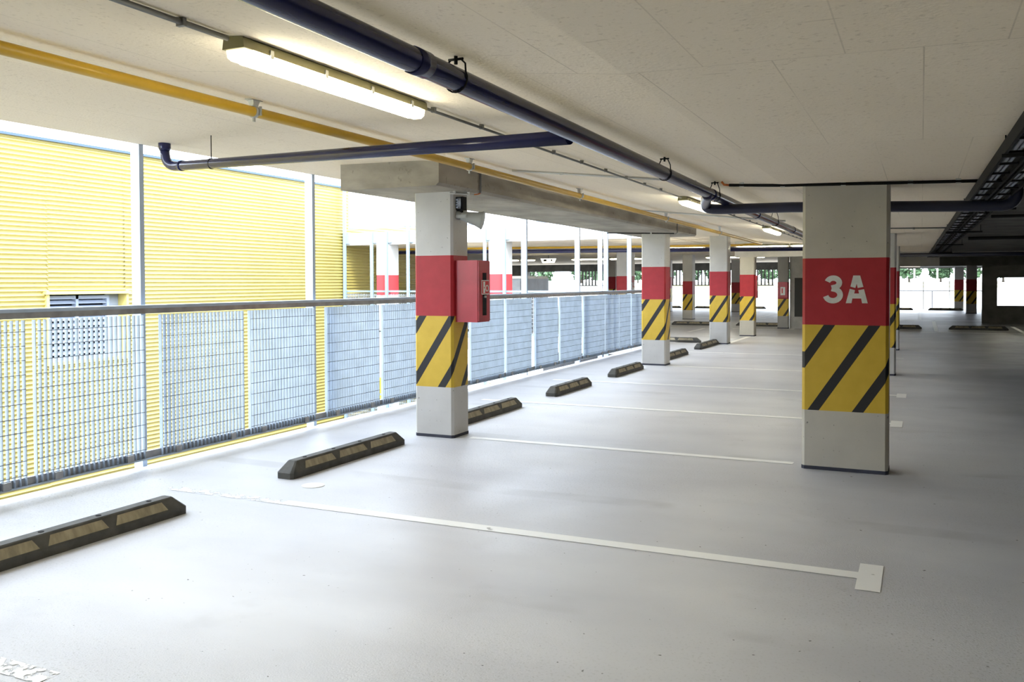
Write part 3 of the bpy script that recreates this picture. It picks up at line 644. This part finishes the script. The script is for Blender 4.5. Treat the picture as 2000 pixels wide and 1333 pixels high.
# hanging rods for the far lamps come with a small batten
r = empty('exit_sign', (-13.28, 32, 2.31)); tag(r, 'small lit box sign with dark arrow marks hanging deep in the far wing', 'sign')
MB().poly([(-.32, 0, .13), (.32, 0, .13), (.24, 0, -.04), (-.24, 0, -.04), (-.32, .06, .13), (.32, .06, .13), (.24, .06, -.04), (-.24, .06, -.04)], [(3, 2, 1, 0), (4, 5, 6, 7), (0, 1, 5, 4), (1, 2, 6, 5), (2, 3, 7, 6), (3, 0, 4, 7)]).build('panel', 'tube_dim', r)
MB().box((-.20, -.006, .02), (-.06, -.002, .10)).box((-.02, -.006, .04), (.08, -.002, .06)).box((.12, -.006, .02), (.18, -.002, .10)).build('arrow_mark', 'black', r)
MB().tube([(0, .03, .13), (0, .03, .26)], .01, n=6).build('hanger', 'black', r)

# ------------------------------------------------------------------ cable ladder tray
tray = empty('ladder_tray', (.4, 10, 2.1)); tag(tray, 'black double ladder cable tray under the ceiling at the right', 'cable tray')
def tx(y): return .39-.0109*(y-4.3)
def tz(y): return 2.165
TY = (-2, 27)
for off, wd, h in ((0, .016, .07), (.118, .014, .03), (.150, .014, .03), (.262, .014, .03)):
    a0, a1 = tx(TY[0])+off, tx(TY[1])+off
    mb = MB(); z0, z1 = tz(0)-.012, tz(0)-.012+h
    mb.poly([(a0, TY[0], z0), (a0+wd, TY[0], z0), (a1+wd, TY[1], z0), (a1, TY[1], z0), (a0, TY[0], z1), (a0+wd, TY[0], z1), (a1+wd, TY[1], z1), (a1, TY[1], z1)],
            [(0, 3, 2, 1), (4, 5, 6, 7), (0, 1, 5, 4), (1, 2, 6, 5), (2, 3, 7, 6), (3, 0, 4, 7)])
    rel(mb, 'side_rail', 'black', tray, tray.location)
y = TY[0]+.2
while y < TY[1]:
    rel(MB().box((tx(y)+.01, y, tz(y)-.008), (tx(y)+.27, y+.022, tz(y)+.004)), 'rung', 'black', tray, tray.location); y += .5
for o_, r_ in ((.05, .014), (.08, .011), (.19, .014), (.225, .011)):
    rel(MB().tube([(tx(y)+o_, y, tz(y)+.018) for y in (-2, 8, 18, 27)], r_, n=6), 'cable', 'steelgrey', tray, tray.location)
for y in (2, 5.2, 9, 13, 17.5, 22):
    rel(MB().box((tx(y)-.01, y-.012, tz(y)-.03), (tx(y)+.42, y+.012, tz(y)-.012)).tube([(tx(y)+.008, y, tz(y)-.02), (tx(y)+.008, y, 2.26)], .004, n=6).tube([(tx(y)+.4, y, tz(y)-.02), (tx(y)+.4, y, 2.28)], .004, n=6), 'support_bracket', 'black', tray, tray.location)

# ------------------------------------------------------------------ fire hose cabinet
cab = empty('hose_cabinet', (-4.078, 7.50, 1.125)); tag(cab, 'red steel fire hose cabinet with glazed door slot on the near pillar side', 'fire cabinet')
W, D, Hc = .235, .25, .59
MB().box((0, 0, 0), (W, D, Hc)).build('body', 'red', cab)
door = MB().box((W, .006, .006), (W+.012, D-.006, Hc-.006)).build('door', 'red', cab)
MB().box((W+.012, .085, .06), (W+.015, .165, .26)).box((W+.012, .085, .40), (W+.015, .165, .47)).build('glass_slot', 'glass_dark', door)
sg = MB().box((W+.015, .055, .262), (W+.018, .215, .40), 'white').box((W+.018, .063, .27), (W+.0195, .207, .392), 'sign_red').box((W+.0195, .085, .275), (W+.0205, .125, .385), 'white').box((W+.0205, .098, .32), (W+.021, .112, .335), 'sign_red')
sg.tube([(W+.0195, .165+.028*cos(a*pi/6), .322+.028*sin(a*pi/6)) for a in range(13)], .006, 'white', n=5)
sg.build('label_plate', 'white', door)
MB().tube([(W+.010, .125, .24), (W+.03, .125, .24)], .012, n=10).build('lock', 'zinc', door)
MB().box((0, -.004, -.004), (W+.004, D+.002, .0)).build('lower_lip', 'red', cab)

# ------------------------------------------------------------------ loudspeaker and camera box
sp_ = empty('horn_loudspeaker', (-4.08, 7.58, 2.105)); tag(sp_, 'grey horn loudspeaker on a bracket near the top of the near pillar', 'loudspeaker')
prof = [(0, .040), (.03, .047), (.08, .054), (.15, .066), (.20, .082), (.215, .090), (.222, .088)]
dv = Vector((.93, .28, -.22)).normalized(); base = Vector((.03, -.02, .045))
MB().tube([base+dv*a for a, _ in prof], 0, n=28, rs=[b for _, b in prof], cap=False).build('horn', 'horn', sp_)
MB().tube([base+dv*.221, base+dv*.17, base+dv*.10], 0, n=28, rs=[.083, .052, .02], cap=True).build('horn_throat', 'horn', sp_)
MB().tube([base+dv*.09, base+dv*.15, base+dv*.185], 0, n=18, rs=[.030, .026, .006]).build('driver_plug', 'conduit', sp_)
MB().tube([base+dv*-.05, base+dv*.012], 0, n=20, rs=[.042, .042]).build('driver_housing', 'horn', sp_)
MB().box((0, -.075, .02), (.12, -.068, .05)).tube([(.105, -.08, .035), (.105, -.06, .035)], .009, n=10).build('bracket', 'horn', sp_)
cb = empty('junction_box', (-4.08, 7.55, 2.20)); tag(cb, 'black box with ribbed grey side above the horn loudspeaker', 'box')
MB().box((0, -.035, 0), (.075, .045, .13)).build('body', 'black', cb)
MB().box((.005, -.048, .012), (.06, -.035, .12)).build('front_cover', 'glass_dark', cb)
for i in range(4): MB().box((.004, -.052, .02+i*.024), (.028, -.047, .034+i*.024)).build('rib', 'steelgrey', cb)
MB().tube([(.04, 0, .0), (.05, 0, -.03)], .016, n=10).build('gland', 'black', cb)

# hose box on pillar c5 side and extinguisher on c8, wall box
for (x, y, z, w_, d_, h_, nm, l, m) in ((-4.155, 24.86, 1.05, .05, .18, .62, 'hose_cabinet', 'small hose box on the side of the second paired pillar', 'red'),
                                     (-4.14, 29.18, .99, .27, .12, .5, 'extinguisher_box', 'red extinguisher box on the dim pillar by the stair core', 'red')):
    r = empty(nm, (x, y, z)); tag(r, l, 'fire cabinet')
    MB().box((0, 0, 0), (w_, d_, h_)).build('body', m, r)
    if nm == 'hose_cabinet': MB().box((w_, .03, .2), (w_+.005, d_-.03, .5)).build('label_plate', 'white', r)
    else: MB().box((.06, -.004, .08), (.2, 0, .34)).build('label_plate', 'white', r); MB().box((.09, -.008, .14), (.13, -.004, .30)).build('pictogram', 'sign_red', r)
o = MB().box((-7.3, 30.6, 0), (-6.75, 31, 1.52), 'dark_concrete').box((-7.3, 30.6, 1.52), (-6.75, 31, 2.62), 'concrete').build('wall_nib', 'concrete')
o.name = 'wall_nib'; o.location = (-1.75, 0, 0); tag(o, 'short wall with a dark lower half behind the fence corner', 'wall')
r = empty('alarm_box', (-8.85, 30.5, 1.74)); tag(r, 'white box with a red sign on the short wall behind the fence', 'box')
MB().box((0, 0, 0), (.24, .1, .28)).build('body', 'white', r); MB().box((.11, -.006, .05), (.22, 0, .23)).build('sign_plate', 'sign_red', r)

# ------------------------------------------------------------------ grey plant inside the far wing
r = empty('steel_container', (-14.7, 24.3, 0)); tag(r, 'long grey steel container with a raised rim inside the far wing', 'container')
MB().box((.55, 0, .05), (3.7, 2.0, 1.62)).build('body', 'steelgrey', r)
MB().box((.5, -.06, 1.62), (3.75, 2.05, 1.70)).build('rim', 'white_concrete', r)
MB().poly([(0, .2, .3), (0, 1.8, .3), (.55, 2, .05), (.55, 0, .05), (.05, .25, 1.4), (.05, 1.75, 1.4), (.55, 2, 1.6), (.55, 0, 1.6)], [(0, 1, 5, 4), (4, 5, 6, 7), (0, 4, 7, 3), (1, 2, 6, 5), (0, 3, 2, 1)]).build('rounded_end', 'steelgrey', r)
MB().tube([(1.55, -.02, 1.26), (1.62, -.14, 1.30), (1.66, -.14, 1.42)], .035, n=8).build('hook', 'black', r)
MB().tube([(2.25, -.02, 1.30), (2.3, -.12, 1.42)], .05, n=8).build('coupling_valve', 'zinc', r)
r = empty('grey_booth', (-13.9, 33.5, 0)); tag(r, 'grey box-shaped booth with a dark window deep in the far wing', 'booth')
MB().box((-2.6, 0, 0), (-.65, 1.6, 1.70)).build('body', 'steelgrey', r); MB().box((-1.75, -.01, .85), (-.95, 0, 1.42)).build('window', 'glass_dark', r); MB().box((-2.1, -.02, .8), (-1.9, 0, 1.52)).build('frame_strip', 'galv', r)

# ------------------------------------------------------------------ slatted screens and facade
def slats(x0, x1, label):
    r = empty('slatted_screen', ((x0+x1)/2, 52.3, 1.3)); tag(r, label, 'screen', 'slatted screens in the outer openings')
    hw = (x1-x0)/2; mb = MB(); x = -hw
    while x < hw: mb.box((x, 0, 0), (x+.065, .10, .92)); x += .21
    mb.build('slats', 'dark_concrete', r); MB().box((-hw, -.01, -.03), (hw, .11, .03)).build('bottom_rail', 'dark_concrete', r)
slats(-19.6, -16.5, 'slatted screen in the far opening seen through the far wing by the wall box'); slats(-15.3, -12.5, 'slatted screen in the far opening behind the very dark pillar'); slats(-12.3, -10.2, 'slatted screen in the far opening left of the first paired pillar'); slats(-9.9, -7.7, 'slatted screen in the far opening right of the second paired pillar')
o = MB().box((-24.3, 52.2, 0), (-23.1, 52.6, 2.19)).build('facade_pier', 'dark_concrete'); tag(o, 'dark outer pier between two far openings deep in the far wing', 'pier')
for x, l in ((.1, 'thin upright wire in the open far edge at right'), (1.35, 'second thin upright wire in the open far edge')):
    o = MB().tube([(x, 52.3, 0), (x, 52.3, 2.19)], .018, n=6).build('steel_cable', 'black'); tag(o, l, 'cable')
r = empty('edge_rail', (-3, 52.4, 0)); tag(r, 'low steel rail at the far open edge', 'rail')
MB().box((-4, -.02, .95), (6, .02, 1.0)).build('rail', 'galv_post', r)
for x in (-4, -1.5, 1, 3.5, 5.95): MB().box((x, -.02, 0), (x+.05, .02, .95)).build('post', 'galv_post', r)

# ------------------------------------------------------------------ outdoors beyond
gz = lambda y: .005*max(0, y-100)-.03
mb = MB(); v = []
ys = [52.6, 75, 100, 200, 300, 420, 900]
for y in ys: v += [(-400, y, gz(min(y, 420))), (400, y, gz(min(y, 420)))]
mb.poly(v, [(2*i, 2*i+1, 2*i+3, 2*i+2) for i in range(len(ys)-1)]); o = mb.build('ground_outside', 'asphalt_out'); struct(o)
for (x0, x1, y0, y1, l) in ((-60, 90, 180, 215, 'broad strip of dry grass beyond the deck edge'), (-60, 130, 262, 292, 'farther strip of dry grass before the road'), (-60, 140, 300, 322, 'grass verge under the trees')):
    o = MB().poly([(x0, y0, gz(y0)+.03), (x1, y0, gz(y0)+.03), (x1, y1, gz(y1)+.03), (x0, y1, gz(y1)+.03)], [(0, 1, 2, 3)]).build('grass_strip', 'grass'); tag(o, l, 'grass', kind='stuff')
def tree(seed):
    random.seed(seed); r = empty('leafy_tree')
    MB().tube([(0, 0, 0), (.2, 0, 3), (0, .1, 6)], .3, n=7, rs=[.35, .25, .15]).build('trunk', 'bark', r)
    mb = MB()
    for i in range(420):
        a = random.random()*2*pi; h = random.random(); rad = 4.2*math.sin(pi*min(1, .15+h*.85))**.6*random.random()**.4
        c = Vector((rad*cos(a), rad*sin(a), 1.6+h*9.5)); s_ = .5+random.random()*.6
        n1 = Vector((random.gauss(0, 1), random.gauss(0, 1), random.gauss(0, 1))).normalized(); t1 = n1.orthogonal().normalized()*s_; t2 = n1.cross(t1.normalized())*s_
        mb.poly([c+t1, c+t2, c-t1, c-t2*.7], [(0, 1, 2, 3)])
    mb.build('crown', 'leaf', r); return r
tp = [tree(3), tree(8), tree(12)]
k = 0
for i in range(26):
    x = -205+i*9.6+random.uniform(-1.5, 1.5); y = 335+random.uniform(-6, 10)
    o = tp[i] if i < 3 else copy_tree(tp[i % 3])
    o.location = (x, y, gz(y)); o.rotation_euler = (0, 0, random.random()*6); s_ = random.uniform(.8, 1.25); o.scale = (s_, s_, s_)
    tag(o, 'dark green leafy tree in the row beyond the far road', 'tree', 'trees beyond the road')
for px, l in ((2.2, 'white lamp post outside, before the trees at right'), (-1.0, 'white lamp post outside near the 3A pillar'), (9.5, 'white lamp post outside beside the parked car'), (-64, 'white lamp post outside seen through the far wing'), (-58, 'second white lamp post outside seen through the far wing')):
    r = empty('lamp_post', (px, 150 if px > -20 else 130, .2)); tag(r, l, 'lamp post', 'white lamp posts outside')
    MB().tube([(0, 0, 0), (0, 0, 7)], .12, n=8).build('pole', 'white', r); MB().box((-.5, -.1, 6.9), (.5, .2, 7.1)).build('lamp_head', 'white', r)
# small white car on the far road
r = empty('parked_car', (11.0, 300, gz(300)), pi); tag(r, 'small white car on the road far outside at right', 'car')
MB().prism([(-2.1, .3), (2.1, .3), (2.15, .75), (1.5, .9), (.8, 1.42), (-.9, 1.42), (-1.7, .95), (-2.15, .8)], 'y', -.85, .85).build('body', 'car', r)
for s_ in (-.86, .855): MB().prism([(1.25, .92), (.75, 1.34), (-.85, 1.34), (-1.5, .95)], 'y', s_, s_+.006).build('side_window', 'glass_dark', r)
for x in (-1.35, 1.35):
    for y in (-.8, .8): MB().tube([(x, y-.1, .32), (x, y+.1, .32)], .32, n=12).build('wheel', 'black_rubber', r)
